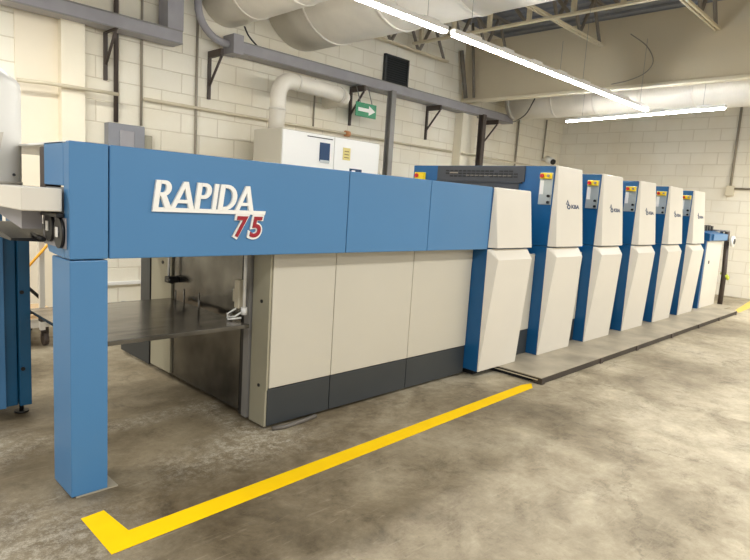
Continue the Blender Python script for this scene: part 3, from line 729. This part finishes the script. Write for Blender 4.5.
b = bmesh.new(); bm_tube(b, [(10.12, 7.55, 3.83), (9.95, 7.62, 4.75)], .045, 8); bm_tube(b, [(10.13, 7.35, 3.83), (10.1, 7.5, 5.3)], .03, 8)
tag(obj('corner_strut', b, M['web']), 'grey steel strut in the corner between the block wall and tan fascia', 'strut')
b = bmesh.new(); bm_tube(b, smooth([(10.1, 4.25, 4.62), (10.14, 3.98, 4.40), (10.15, 3.85, 4.15), (10.15, 3.95, 3.98), (10.14, 4.2, 3.88), (10.14, 4.5, 3.84)]), .008, 8)
tag(obj('hanging_wire', b, M['pipeg']), 'thin wire drooping in a curve over the tan fascia', 'wire')
b = bmesh.new(); bm_tube(b, smooth([(11.6, 7.3, 3.54), (11.2, 6.95, 3.50), (10.8, 6.5, 3.56), (10.4, 6.1, 3.76)]), .012, 8)
tag(obj('hanging_wire', b, M['black']), 'dark cable swooping from the end of the long tray under the fascia', 'cable')

def strip(p, q, label, group, top=4.4, hang=True):
    p, q = Vector(p), Vector(q); t = thing('strip_light', tuple((p+q)/2), label, 'light', group)
    dv = (q-p).normalized(); s = dv.cross(Vector((0, 0, 1))).normalized()
    def bar(a, c, w0, z0, z1):
        b = bmesh.new(); pts = []
        for e in (a, c):
            for k in (-1, 1):
                for z in (z0, z1): pts.append(tuple(e+s*w0*k+Vector((0, 0, z))))
        bm_hull(b, pts); return b
    obj('housing', bar(p, q, .036, .014, .06), M['fixture'], t)
    a, c = p+dv*.02, q-dv*.02
    for k in (-1, 1):
        b = bmesh.new(); bm_tube(b, [tuple(a+s*.018*k), tuple(c+s*.018*k)], .013, 8); obj('tube', b, M['tube'], t)
    if hang:
        for f in (.12, .88):
            h = p.lerp(q, f); b = bmesh.new(); bm_tube(b, [(h.x, h.y, h.z+.06), (h.x, h.y, top)], .003, 6); obj('hanger_wire', b, M['greysteel'], t)
    for f in (.1, .35, .6, .85):
        h = p.lerp(q, f); obj('clip', bar(h, h+dv*.22, .034, .061, .08), M['fixture'], t)
GL = 'strip lights hanging in a row above the walkway'
strip((2.5, 4.13, 3.4), (5.02, 4.07, 3.4), 'glowing strip light nearest the camera, cut by the top of the photo', GL, 3.92)
strip((5.12, 4.06, 3.4), (7.74, 4.01, 3.4), 'glowing strip light in front of the tan fascia, middle of its row', GL, 3.86)
strip((7.76, 4.01, 3.4), (10.4, 3.95, 3.4), 'glowing strip light at the far end of the row above the towers', GL, 4.5)
strip((11.08, 5.75, 3.4), (10.6, 2.81, 3.4), 'glowing strip light running crosswise near the back wall', None, ZC)

# added fill lights outside the frame, standing in for unseen hall lamps
def area(name, loc, sx, sy, power, col=(1, .975, .925), rot=(0, 0, 0)):
    l = bpy.data.lights.new(name, 'AREA'); l.shape = 'RECTANGLE'; l.size = sx; l.size_y = sy; l.energy = power; l.color = col
    o = bpy.data.objects.new(name, l); COL.objects.link(o); o.location = loc; o.rotation_euler = rot
for i, (x, y) in enumerate(((-1, .3), (3, .0), (7, -.2), (11, -.3), (0, -3.5), (5, -3.5), (10, -3.5))):
    area('added_fill_light', (x, y, 3.45), 3.2, .25, 60)
area('added_fill_light', (-1.5, 4.6, 3.4), 2.5, .25, 80)  # added fill for the left end
area('added_fill_light', (1.2, 5.9, 3.6), 2.0, .25, 50)  # added to brighten the left wall
area('added_fill_light', (12.6, .5, 3.45), .25, 3.2, 110)  # added to brighten the back wall

W = bpy.data.worlds.new('hall'); SC.world = W; W.use_nodes = True
W.node_tree.nodes['Background'].inputs[0].default_value = (1, .97, .93, 1)
W.node_tree.nodes['Background'].inputs[1].default_value = .5

# ------------------------------------------------------------------ camera
yaw, pitch, roll, F = 0.771160634, 0.134236052, -0.0631459386, 582.935762
f = Vector((math.cos(yaw)*math.cos(pitch), math.sin(yaw)*math.cos(pitch), -math.sin(pitch)))
r = f.cross(Vector((0, 0, 1))).normalized(); dn = f.cross(r)
c, s = math.cos(roll), math.sin(roll)
R_, D_ = r*c+dn*s, -r*s+dn*c
cam = bpy.data.cameras.new('camera'); co = bpy.data.objects.new('camera', cam); COL.objects.link(co)
mt = Matrix((R_, -D_, -f)).transposed().to_4x4(); mt.translation = Vector((0, 0, 1.6)); co.matrix_world = mt
cam.sensor_width = 36; cam.sensor_fit = 'HORIZONTAL'; cam.lens = F/750*36; cam.clip_start = .05
SC.camera = co
SC.view_settings.view_transform = 'Standard'; SC.view_settings.look = 'None'; SC.view_settings.gamma = 1
SC.view_settings.use_curve_mapping = False; SC.view_settings.exposure = 0.62
